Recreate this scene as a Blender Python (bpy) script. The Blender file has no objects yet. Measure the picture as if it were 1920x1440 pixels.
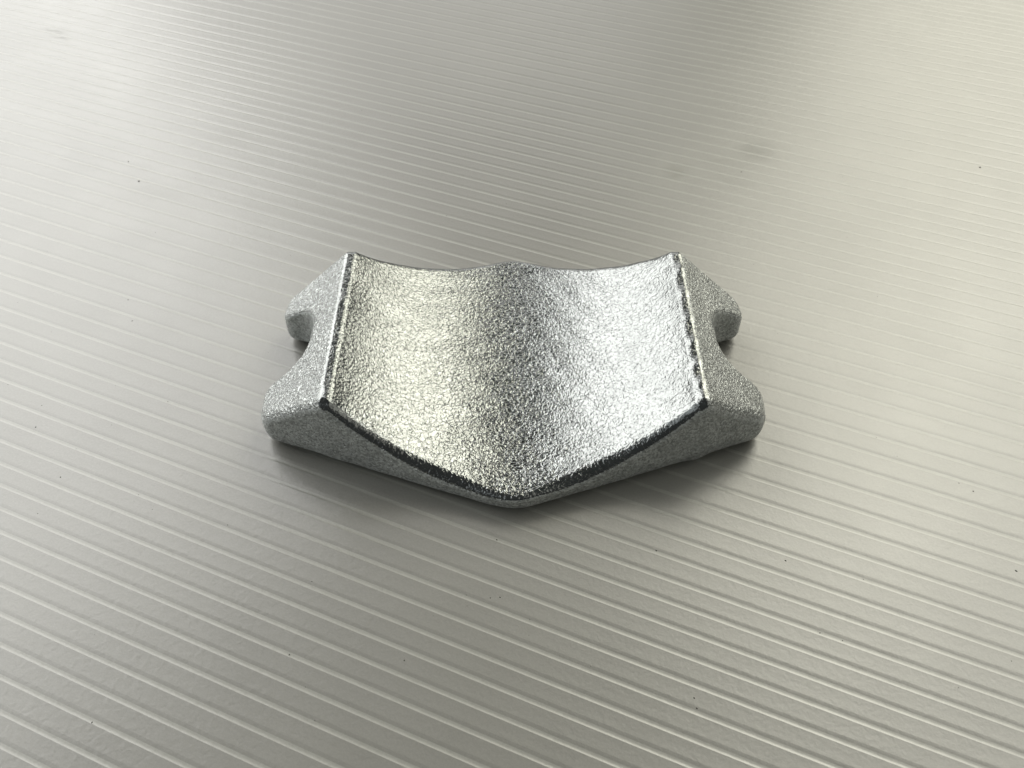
import bpy, math
import numpy as np

MM = 0.001
D = bpy.data
SC = bpy.context.scene
COL = SC.collection

# ------------------------------------------------------------------ camera
TH, DIST, Y0, FPX = 0.84034, 0.19086, -0.00094, 1688.7
cam = D.cameras.new("camera")
cam.sensor_width = 36.0
cam.lens = FPX / 1920.0 * 36.0
cam.clip_start, cam.clip_end = 0.005, 50.0
cam.dof.use_dof = True
cam.dof.focus_distance = 0.178
cam.dof.aperture_fstop = 55.0
cam_ob = D.objects.new("camera", cam)
COL.objects.link(cam_ob)
cam_ob.location = (-0.00012, Y0 - DIST * math.cos(TH), DIST * math.sin(TH))
cam_ob.rotation_euler = (math.pi / 2 - TH, 0, 0)
SC.camera = cam_ob

# ------------------------------------------------------------------ room light
world = D.worlds.new("World")
SC.world = world
world.use_nodes = True
bg = world.node_tree.nodes["Background"]
bg.inputs[0].default_value = (0.95, 1.0, 0.98, 1)
bg.inputs[1].default_value = 0.07

SC.view_settings.view_transform = 'Standard'
SC.view_settings.look = 'None'
SC.view_settings.exposure = 0.0
SC.view_settings.gamma = 1.0


def lamp(name, az, el, dist, w, h, radiance, color):
    """rectangular lamp: az degrees to the right of straight ahead, el degrees up, facing the object"""
    a, e = math.radians(az), math.radians(el)
    l = D.lights.new(name, 'AREA')
    l.shape = 'RECTANGLE'
    l.size, l.size_y = w, h
    l.energy = radiance * math.pi * w * h
    l.color = color
    o = D.objects.new(name, l)
    COL.objects.link(o)
    d = np.array([math.sin(a) * math.cos(e), math.cos(a) * math.cos(e), math.sin(e)])
    o.location = d * dist
    z = d                                        # lamps shine along their own -Z
    x = np.cross([0, 0, 1], z); x /= np.linalg.norm(x)
    y = np.cross(z, x)
    from mathutils import Matrix
    o.matrix_world = Matrix(((x[0], y[0], z[0], o.location[0]), (x[1], y[1], z[1], o.location[1]),
                             (x[2], y[2], z[2], o.location[2]), (0, 0, 0, 1)))
    return o


lamp("window_light_right", 33, 37.5, 2.0, 0.88, 1.65, 3.3, (1.0, 0.97, 0.82))
lamp("high_window_light_right", 57, 47, 2.0, 1.15, 1.05, 2.4, (1.0, 0.98, 0.87))
lamp("window_light_left", -52, 33.5, 2.0, 2.0, 1.60, 3.7, (1.0, 0.995, 0.97))
lamp("side_fill_light_right", 112, 36, 2.0, 1.7, 1.3, 0.55, (1.0, 0.98, 0.88))  # added fill lamp, softens the shadow under the wing; no window known there
lamp("side_window_light_left", -112, 36, 2.0, 1.7, 1.3, 0.70, (0.93, 0.98, 1.0))
lamp("far_wall_light", -9, 21, 2.4, 1.6, 1.10, 1.45, (1.0, 0.985, 0.96))


# ------------------------------------------------------------------ node helpers
def new_mat(name):
    m = D.materials.new(name)
    m.use_nodes = True
    nt = m.node_tree
    return m, nt, nt.nodes["Principled BSDF"]


def node(nt, kind, **kw):
    n = nt.nodes.new(kind)
    for k, v in kw.items():
        setattr(n, k, v)
    return n


def mm_coords(nt, scale=(1000, 1000, 1000)):
    tc = node(nt, 'ShaderNodeTexCoord')
    mp = node(nt, 'ShaderNodeMapping')
    mp.inputs['Scale'].default_value = scale
    nt.links.new(tc.outputs['Object'], mp.inputs['Vector'])
    return mp.outputs['Vector']


def noise(nt, vec, scale, detail=2.0, rough=0.5, dist=0.0):
    n = node(nt, 'ShaderNodeTexNoise')
    n.inputs['Scale'].default_value = scale
    n.inputs['Detail'].default_value = detail
    n.inputs['Roughness'].default_value = rough
    n.inputs['Distortion'].default_value = dist
    nt.links.new(vec, n.inputs['Vector'])
    return n.outputs['Fac']


def math_(nt, op, a, b=None, c=None):
    n = node(nt, 'ShaderNodeMath', operation=op)
    for i, v in enumerate((a, b, c)):
        if v is None:
            continue
        if isinstance(v, (int, float)):
            n.inputs[i].default_value = v
        else:
            nt.links.new(v, n.inputs[i])
    return n.outputs[0]


def ramp(nt, fac, stops):
    r = node(nt, 'ShaderNodeValToRGB')
    el = r.color_ramp.elements
    while len(el) < len(stops):
        el.new(0.5)
    for e, (p, c) in zip(el, stops):
        e.position = p
        e.color = (c[0], c[1], c[2], 1)
    nt.links.new(fac, r.inputs[0])
    return r.outputs[0]


def bump(nt, height, dist, strength=1.0, normal=None):
    b = node(nt, 'ShaderNodeBump')
    b.inputs['Strength'].default_value = strength
    b.inputs['Distance'].default_value = dist
    nt.links.new(height, b.inputs['Height'])
    if normal is not None:
        nt.links.new(normal, b.inputs['Normal'])
    return b.outputs[0]


# ------------------------------------------------------------------ materials
# greasy smudges on the sheet: world mm x, y, radius along and across, weight
SMUDGES = [(44.5, 78.0, 4.5, 4.5, 1.0), (42.5, 73.5, 3.5, 4.5, 0.9), (56.0, 81.0, 6.5, 3.5, 0.7), (66.5, 85.5, 5.5, 5.5, 1.0), (57.0, 72.0, 6.0, 3.0, 0.55), (-149.5, 154.0, 4.0, 0.8, 0.7), (-146.2, 148.7, 3.0, 0.7, 0.8), (-78.0, 92.0, 8.0, 4.0, 0.2), (-92.0, 66.0, 7.0, 3.0, 0.15), (-60.0, 60.0, 9.0, 3.0, 0.15)]
SHEET_ANG = math.radians(-22.7)


def smudge_mask(nt, v):
    warp = node(nt, 'ShaderNodeTexNoise')
    warp.inputs['Scale'].default_value = 0.25
    warp.inputs['Detail'].default_value = 3
    nt.links.new(v, warp.inputs['Vector'])
    w = node(nt, 'ShaderNodeVectorMath', operation='MULTIPLY_ADD')
    nt.links.new(warp.outputs['Color'], w.inputs[0])
    w.inputs[1].default_value = (7, 7, 0)
    nt.links.new(v, w.inputs[2])
    total = None
    c, s_ = math.cos(SHEET_ANG), math.sin(SHEET_ANG)
    for (x, y, ra, rb, k) in SMUDGES:
        lx, ly = x * c + y * s_, -x * s_ + y * c
        mp = node(nt, 'ShaderNodeMapping', vector_type='POINT')
        mp.inputs['Location'].default_value = (-(lx + 3.5) / ra, -(ly + 3.5) / rb, 0)
        mp.inputs['Scale'].default_value = (1 / ra, 1 / rb, 0)
        nt.links.new(w.outputs[0], mp.inputs['Vector'])
        d = node(nt, 'ShaderNodeVectorMath', operation='DOT_PRODUCT')
        nt.links.new(mp.outputs[0], d.inputs[0]); nt.links.new(mp.outputs[0], d.inputs[1])
        g = math_(nt, 'MULTIPLY', math_(nt, 'POWER', 2.718, math_(nt, 'MULTIPLY', d.outputs['Value'], -1.0)), k)
        total = g if total is None else math_(nt, 'ADD', total, g)
    return total


def plastic(name, base, rough, tint=1.0, smudged=False):
    m, nt, p = new_mat(name)
    v = mm_coords(nt)
    big = noise(nt, v, 0.02, 3, 0.55)
    fine = noise(nt, v, 1.6, 4, 0.7)
    mix = math_(nt, 'ADD', math_(nt, 'MULTIPLY', big, 0.6), math_(nt, 'MULTIPLY', fine, 0.4))
    grain = noise(nt, v, 2.6, 2, 0.6)
    mix = math_(nt, 'ADD', math_(nt, 'MULTIPLY', mix, 0.65), math_(nt, 'MULTIPLY', grain, 0.35))
    lo = [c * 0.82 for c in base]; hi = [c * 1.18 for c in base]
    col = ramp(nt, mix, ((0.3, lo), (0.7, hi)))
    rr = math_(nt, 'MULTIPLY_ADD', noise(nt, v, 0.06, 4, 0.6), 0.08, rough - 0.04)
    if smudged:
        k = smudge_mask(nt, v)
        mx = node(nt, 'ShaderNodeMix', data_type='RGBA')
        nt.links.new(math_(nt, 'MULTIPLY', k, 0.42), mx.inputs[0])
        nt.links.new(col, mx.inputs[6])
        mx.inputs[7].default_value = (0.15, 0.15, 0.115, 1)
        col = mx.outputs[2]
        rr = math_(nt, 'MULTIPLY_ADD', k, 0.18, rr)
    nt.links.new(col, p.inputs['Base Color'])
    nt.links.new(rr, p.inputs['Roughness'])
    p.inputs['IOR'].default_value = 1.7
    p.inputs['Specular IOR Level'].default_value = 1.0
    # orange-peel and grain of extruded plastic
    n1 = bump(nt, noise(nt, v, 0.8, 3, 0.6, 0.4), 0.030 * MM, 1.0)
    n2 = bump(nt, fine, 0.010 * MM, 1.0, n1)
    nt.links.new(n2, p.inputs['Normal'])
    return m


SKIN = plastic("grey_plastic_skin", (0.205, 0.201, 0.179), 0.35, smudged=True)
WEB = plastic("grey_plastic_web", (0.275, 0.273, 0.243), 0.36)


def zinc(name, wr_scale, wr_h, grain_scale, grain_h, rough, spangle=0.15, tone=1.0, metallic=1.0, detail=2.5):
    m, nt, p = new_mat(name)
    v = mm_coords(nt)
    p.inputs['Metallic'].default_value = metallic
    blot = noise(nt, v, 0.11, 4, 0.6)
    sp = noise(nt, v, 1.3, 3, 0.65)
    f = math_(nt, 'ADD', math_(nt, 'MULTIPLY', blot, 0.5), math_(nt, 'MULTIPLY', sp, 0.5))
    col = ramp(nt, f, [(q, (tone * k, tone * k * 1.04, tone * k * 1.02)) for q, k in ((0.25, 0.34), (0.5, 0.43), (0.75, 0.53))])
    # single crystals of the coating, lighter and darker
    vo = node(nt, 'ShaderNodeTexVoronoi')
    vo.inputs['Scale'].default_value = 2.6
    nt.links.new(v, vo.inputs['Vector'])
    sv = node(nt, 'ShaderNodeSeparateColor')
    nt.links.new(vo.outputs['Color'], sv.inputs[0])
    gain = math_(nt, 'MULTIPLY_ADD', sv.outputs[0], 2 * spangle, 1.0 - spangle)
    mx = node(nt, 'ShaderNodeMix', data_type='RGBA', blend_type='MULTIPLY')
    mx.inputs[0].default_value = 1.0
    nt.links.new(col, mx.inputs[6]); nt.links.new(gain, mx.inputs[7])
    nt.links.new(mx.outputs[2], p.inputs['Base Color'])
    rr = math_(nt, 'MULTIPLY_ADD', noise(nt, v, 0.5, 3, 0.6), 0.14, rough - 0.07)
    nt.links.new(rr, p.inputs['Roughness'])
    at = node(nt, 'ShaderNodeAttribute', attribute_name='relief')
    n1 = bump(nt, math_(nt, 'MULTIPLY', noise(nt, v, wr_scale, detail, 0.55, 0.9), at.outputs['Fac']), wr_h * MM, 1.0)
    n2 = bump(nt, noise(nt, v, grain_scale, 2, 0.6), grain_h * MM, 1.0, n1)
    nt.links.new(n2, p.inputs['Normal'])
    return m


ZINC_SEAT = zinc("galvanised_zinc_rippled", 1.45, 0.168, 3.0, 0.010, 0.19, 0.06, tone=0.62, detail=1.2)  # same coating, base colour darkened to tone down lamp reflections in the trough
ZINC_LUG = zinc("galvanised_zinc_frosted", 1.5, 0.60, 2.6, 0.16, 0.22, tone=1.12)  # brightness of the lit flanks put into the base colour
ZINC_FACE = zinc("galvanised_zinc_matt", 1.6, 0.4, 2.6, 0.2, 0.42, 0.35, tone=1.25, metallic=0.55)  # base colour raised in place of light missing on the side faces


def dust_mat():
    m, nt, p = new_mat("dark_dust")
    v = mm_coords(nt)
    col = ramp(nt, noise(nt, v, 4, 2), ((0.3, (0.015, 0.014, 0.012)), (0.7, (0.06, 0.055, 0.045))))
    nt.links.new(col, p.inputs['Base Color'])
    p.inputs['Roughness'].default_value = 0.9
    return m


DUST = dust_mat()

# ------------------------------------------------------------------ ribbed plastic sheet
RIBS = [216.52, 212.65, 209.03, 205.46, 201.57, 197.36, 193.59, 189.89, 186.25, 182.13, 178.08, 173.43, 169.21, 164.9,
        160.36, 156.07, 151.55, 147.29, 143.25, 139.3, 135.0, 130.92, 126.66, 121.82, 116.84, 111.99, 107.26, 102.94,
        98.5, 94.56, 90.6, 86.5, 82.7, 78.47, 74.44, 70.4, 66.56, 62.52, 58.39, 54.39, 50.11, 45.74, 41.27, 36.96,
        32.63, 28.33, 23.73, 19.01, 14.23, 9.48, 4.53, -0.42, -5.38, -10.21, -15.14, -19.83, -24.31, -28.64, -33.08,
        -37.3, -41.6, -45.9, -50.2, -54.5, -58.9, -62.95, -67.15, -71.15, -75.4, -79.6, -84.0, -88.4, -92.8, -97.3]
rng = np.random.default_rng(4)
while RIBS[0] < 430:
    RIBS.insert(0, RIBS[0] + 4.15 + rng.normal(0, 0.22))
while RIBS[-1] > -300:
    RIBS.append(RIBS[-1] - 4.3 - rng.normal(0, 0.18))
ANG = math.radians(-22.7)          # ribs run along local X of the sheet
HALF_L = 430.0
# groove over each web: (offset across, height), mm, from the far lip to the near lip
GROOVE = [(0.34, -0.046), (0.06, -0.064), (-0.12, -0.066), (-0.28, -0.042), (-0.46, 0.0)]
FAR_SLOPE = [(1.0, 0.0), (0.66, -0.020)]          # the skin dips a little before it meets the web


def link_mesh(name, verts, faces, mat, parent=None, smooth=False):
    me = D.meshes.new(name)
    me.from_pydata([tuple(v) for v in verts], [], faces)
    me.materials.append(mat)
    if smooth:
        me.shade_smooth()
    o = D.objects.new(name, me)
    COL.objects.link(o)
    if parent:
        o.parent = parent
    return o


def build_sheet():
    v, f = [], []
    top = RIBS[0] + 2.0
    bot = RIBS[-1] - 2.0
    T = -5.0

    def strip(a, b, bow):
        # skin between two webs, very slightly bowed
        i = len(v)
        n = 5
        for k in range(n):
            t = k / (n - 1)
            s = a + (b - a) * t
            z = -bow * (1 - (2 * t - 1) ** 2)
            v.append((-HALF_L * MM, s * MM, z * MM)); v.append((HALF_L * MM, s * MM, z * MM))
        for k in range(n - 1):
            j = i + 2 * k
            f.append((j, j + 2, j + 3, j + 1))
    edge = top
    for s in RIBS:
        strip(edge, s + FAR_SLOPE[0][0], 0.012)
        i = len(v)
        for (a, z) in FAR_SLOPE + GROOVE[:1]:
            v.append((-HALF_L * MM, (s + a) * MM, z * MM)); v.append((HALF_L * MM, (s + a) * MM, z * MM))
        f.append((i, i + 2, i + 3, i + 1)); f.append((i + 2, i + 4, i + 5, i + 3))
        edge = s + GROOVE[-1][0]
    strip(edge, bot, 0.0)
    # slab underside and edges
    i = len(v)
    for (x, y) in ((-1, bot), (1, bot), (1, top), (-1, top)):
        v.append((x * HALF_L * MM, y * MM, 0.0)); v.append((x * HALF_L * MM, y * MM, T * MM))
    b0, b1, b2, b3 = i, i + 2, i + 4, i + 6
    f.append((b0 + 1, b3 + 1, b2 + 1, b1 + 1))
    for p, q in ((b0, b1), (b1, b2), (b2, b3), (b3, b0)):
        f.append((p + 1, q + 1, q, p))
    f = [tuple(reversed(q)) if len(q) == 4 and q[0] < i else q for q in f]
    o = link_mesh("plastic_sheet", v, f, SKIN, smooth=False)
    o.rotation_euler = (0, 0, ANG)
    o['kind'] = 'structure'
    o['label'] = "pale grey ribbed hollow plastic sheet lying flat under the metal saddle"
    return o


sheet = build_sheet()


def build_ribs():
    gv, gf = [], []
    for (a, z) in GROOVE:
        gv.append((-HALF_L * MM, a * MM, z * MM)); gv.append((HALF_L * MM, a * MM, z * MM))
    for k in range(len(GROOVE) - 1):
        j = 2 * k
        gf.append((j, j + 2, j + 3, j + 1))
    first = link_mesh("rib", gv, gf, WEB, sheet, smooth=True)
    first.location = (0, RIBS[0] * MM, 0)
    for s in RIBS[1:]:
        c = first.copy()
        COL.objects.link(c)
        c.parent = sheet
        c.location = (0, s * MM, 0)


build_ribs()

# ------------------------------------------------------------------ cast pipe saddle (all in mm)
H, XT, YT, ZB, CH, TT, RR, XB = 18.34, 34.9, 22.1, 6.63, 0.36, 4.85, 50.55, 49.7
CREST = 17.80
SL = 0.738


def rmax(a, b, r):
    """intersection of two solids with a rounded edge of radius r"""
    u = np.maximum(a + r, 0); w = np.maximum(b + r, 0)
    return np.minimum(-r, np.maximum(a, b)) + np.sqrt(u * u + w * w)


def sdf(x, y, z, only_edges=False):
    ax = np.sqrt(x * x + 3.0 ** 2) - 0.9          # soft nose at the middle of the long sides
    yy = np.abs(y)
    # low, wide unevenness of a casting
    wob = (0.10 * np.sin(x * .31 + 1.3) * np.sin(y * .27 + .4 + z * .2) + 0.07 * np.sin(x * .83 + y * .51 + z * .6)
           + 0.05 * np.sin(y * 1.15 - x * .43 + 2.0))
    ends = (yy - (YT + CH * (XT - ax))) / math.sqrt(1 + CH * CH)
    # cast halves meet in a faint step low on the long sides
    ends = ends + 0.35 / (1 + np.exp((z - 3.4 - 0.25 * np.sin(x * .35)) * 3.0)) * (np.abs(x) > -1)
    flank = (z - H + SL * (np.abs(x) - XT)) / math.sqrt(1 + SL * SL)
    side = np.abs(x) - XB
    base = -(z - 0.00015 * x * x)                  # the underside is a trifle rounded
    zc = TT + RR
    trough = RR - np.sqrt(x * x + (z - zc) ** 2)
    if only_edges:
        return ends, flank
    # bolt notch in each short side
    qx = np.abs(np.abs(x) - 58.0) - (17.1 - 7.5)
    qy = np.abs(y - 1.2) - (9.2 - 7.5)
    notch = np.sqrt(np.maximum(qx, 0) ** 2 + np.maximum(qy, 0) ** 2) + np.minimum(np.maximum(qx, qy), 0) - 7.5
    plan = rmax(rmax(side, -notch, 3.0), ends, 2.6)
    crest = rmax(rmax(trough, z - CREST - 0.11 * (np.abs(x) - 34.7), 0.25), flank, 0.3)
    mid = 1 / (1 + np.exp((np.abs(x) - XT) * 1.6))
    tip = 1 - 0.55 * np.exp(-(x / 7.0) ** 2)
    r = mid * 2.6 * tip + (1 - mid) * (0.9 + 0.9 / (1 + np.exp((14.0 - np.abs(y)) * 1.2)))
    d = rmax(plan, crest, r)
    d = rmax(d, base, 2.4)
    # beads of zinc along the two ridges
    bead = np.zeros_like(x)
    for (px, py, r, h) in BEADS:
        bead = bead + h * np.exp(-((x - px) ** 2 + (y - py) ** 2) / (2 * r * r))
    return d + wob * 0.35 - bead


BEADS = [(6.6, -2.5, 0.5, -0.14), (35.6, -20.6, 1.5, 0.55), (35.2, -16.5, 1.1, 0.32), (35.3, -11.5, 1.0, 0.28), (35.5, -6.0, 1.2, 0.3), (35.3, 1.0, 1.2, 0.25),
         (35.6, 8.0, 1.3, 0.34), (35.8, 15.0, 1.3, 0.42), (-33.9, -19.5, 1.5, 0.2), (-34.6, -8.0, 1.4, 0.1), (-34.6, 6.0, 1.5, 0.12)]


def build_saddle():
    h = 0.29
    xs = np.arange(-52, 52 + h, h); ys = np.arange(-37, 37 + h, h); zs = np.arange(-1.0, 19.8 + h, h)
    X, Y, Z = np.meshgrid(xs, ys, zs, indexing='ij')
    F = sdf(X, Y, Z)
    S = F < 0
    nx, ny, nz = S.shape
    c = np.zeros((nx - 1, ny - 1, nz - 1), np.int8)
    for i in (0, 1):
        for j in (0, 1):
            for k in (0, 1):
                c += S[i:nx - 1 + i, j:ny - 1 + j, k:nz - 1 + k]
    act = (c > 0) & (c < 8)
    idx = -np.ones(act.shape, np.int64)
    I = np.argwhere(act)
    idx[act] = np.arange(len(I))
    P = np.stack([xs[I[:, 0]], ys[I[:, 1]], zs[I[:, 2]]], 1) + h / 2

    def grad(P, e=0.05):
        g = np.stack([sdf(P[:, 0] + e * a, P[:, 1] + e * b, P[:, 2] + e * cc) - sdf(P[:, 0] - e * a, P[:, 1] - e * b, P[:, 2] - e * cc)
                      for a, b, cc in ((1, 0, 0), (0, 1, 0), (0, 0, 1))], 1) / (2 * e)
        return g
    for _ in range(5):
        g = grad(P)
        n2 = np.maximum((g * g).sum(1), 1e-6)
        st = sdf(P[:, 0], P[:, 1], P[:, 2]) / n2
        st = np.clip(st, -0.3, 0.3)
        P = P - g * st[:, None]
    g = grad(P)
    N = g / np.maximum(np.linalg.norm(g, axis=1, keepdims=True), 1e-9)
    quads = []
    # an edge along each axis that changes sign makes one quad of the four cells round it
    for ax in range(3):
        a = [slice(None)] * 3; b = [slice(None)] * 3
        a[ax] = slice(0, -1); b[ax] = slice(1, None)
        s0, s1 = S[tuple(a)], S[tuple(b)]
        E = np.argwhere(s0 != s1)
        u, w = [(1, 2), (2, 0), (0, 1)][ax]
        ok = (E[:, u] > 0) & (E[:, w] > 0) & (E[:, u] < S.shape[u] - 1) & (E[:, w] < S.shape[w] - 1)
        E = E[ok]
        inside0 = s0[tuple(E.T)]

        def cell(du, dw):
            q = E.copy(); q[:, u] += du; q[:, w] += dw
            return idx[tuple(q.T)]
        Q = np.stack([cell(-1, -1), cell(0, -1), cell(0, 0), cell(-1, 0)], 1)
        Q[~inside0] = Q[~inside0][:, ::-1]
        quads.append(Q)
    Q = np.concatenate(quads)
    return P, N, Q


def part_mesh(name, P, N, Q, mats, mat_idx, parent):
    used, inv = np.unique(Q.ravel(), return_inverse=True)
    me = D.meshes.new(name)
    nv, nf = len(used), len(Q)
    me.vertices.add(nv)
    me.vertices.foreach_set("co", (P[used] * MM).astype(np.float32).ravel())
    me.loops.add(nf * 4)
    me.loops.foreach_set("vertex_index", inv.astype(np.int32))
    me.polygons.add(nf)
    me.polygons.foreach_set("loop_start", np.arange(0, nf * 4, 4, dtype=np.int32))
    me.update(calc_edges=True)
    for m in mats:
        me.materials.append(m)
    me.polygons.foreach_set("material_index", mat_idx.astype(np.int32))
    me.shade_smooth()
    me.normals_split_custom_set_from_vertices([tuple(n) for n in N[used]])
    me.validate()
    ends, flank = sdf(*P[used].T, only_edges=True)
    Nz, ax = N[used][:, 2], np.abs(P[used][:, 0])
    lip = np.clip((-ends - 0.6) / 1.4, 0, 1)
    crest = np.clip((ax - 33.0) / 0.6, 0, 1) * np.clip((1.2 - flank * 0 - np.abs(ax - 34.7)) / 0.4, 0, 1)
    t = (0.9 + 0.1 * lip) * (1 - 0.35 * crest)
    t = np.where(Nz > 0.2, t, 1.0)
    inner = me.attributes.new("relief", 'FLOAT', 'POINT')
    inner.data.foreach_set("value", t.astype(np.float32))
    o = D.objects.new(name, me)
    COL.objects.link(o)
    o.parent = parent
    return o


P, N, Q = build_saddle()
saddle = D.objects.new("pipe_saddle", None)
COL.objects.link(saddle)
saddle.empty_display_size = 0.02
saddle['label'] = "galvanised cast metal saddle block with curved trough on top, on grey ribbed plastic"
saddle['category'] = "pipe saddle"
saddle.location = (0.00015, 0, 0.00002)

cen = P[Q].mean(1)
nrm = N[Q].mean(1)
lug_l = cen[:, 0] < -XT - 0.7
lug_r = cen[:, 0] > XT + 0.7
mid = ~(lug_l | lug_r)


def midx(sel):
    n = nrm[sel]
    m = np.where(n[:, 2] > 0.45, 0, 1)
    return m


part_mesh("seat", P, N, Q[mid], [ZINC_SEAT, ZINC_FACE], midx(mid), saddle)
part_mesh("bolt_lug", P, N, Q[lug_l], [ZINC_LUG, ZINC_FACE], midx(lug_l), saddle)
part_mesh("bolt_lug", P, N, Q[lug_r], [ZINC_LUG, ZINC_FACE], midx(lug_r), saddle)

# ------------------------------------------------------------------ dust on the sheet
SPECKS = [(-99.2, 71.3, .55), (-104.5, 80.3, .3), (126.3, 77.6, .6), (-96.9, -12.7, .33), (-87.7, -25.2, .25), (-41.8, -36.3, .2),
          (-35.6, -47.9, .2), (-53.0, -36.1, .17), (49.2, -43.7, .25), (90.0, -45.8, .3), (29.3, -69.0, .22), (29.5, -70.7, .2),
          (52.2, -57.7, .18), (55.7, -59.1, .16), (26.1, -41.6, .22), (-2.9, -39.3, .2), (-37.3, -61.6, .2), (-66.7, -73.0, .2),
          (-46.5, -36.4, .15), (88.2, -28.5, .3), (86.1, -26.6, .2), (-3.9, -51.1, .2), (-2.2, -51.0, .2), (-18.0, -62.6, .2),
          (-88.9, 25.2, .22), (-86.0, 18.2, .2), (61.4, 75.5, .25)]


def build_dust():
    r = np.random.default_rng(11)
    v, f = [], []
    allp = list(SPECKS) + [(x, y, s) for x, y, s in zip(r.uniform(-120, 120, 110), r.uniform(-80, 110, 110), r.uniform(.06, .15, 110))]
    for (x, y, s) in allp:
        if abs(x) < 51 and abs(y) < 37:
            continue
        i = len(v)
        n = 6
        rot = r.uniform(0, 6.28); el = r.uniform(1.0, 1.9)
        for k in range(n):
            a = k / n * 2 * math.pi
            rad = s * 0.5 * r.uniform(.75, 1.2)
            px, py = math.cos(a) * rad * el, math.sin(a) * rad
            v.append(((x + px * math.cos(rot) - py * math.sin(rot)) * MM, (y + px * math.sin(rot) + py * math.cos(rot)) * MM, 0.004 * MM))
        v.append((x * MM, y * MM, (0.05 + s * .3) * MM))
        for k in range(n):
            f.append((i + k, i + (k + 1) % n, i + n))
    o = link_mesh("dust", v, f, DUST)
    o['kind'] = 'stuff'
    o['label'] = "tiny dark dust specks scattered over the grey ribbed sheet"


build_dust()
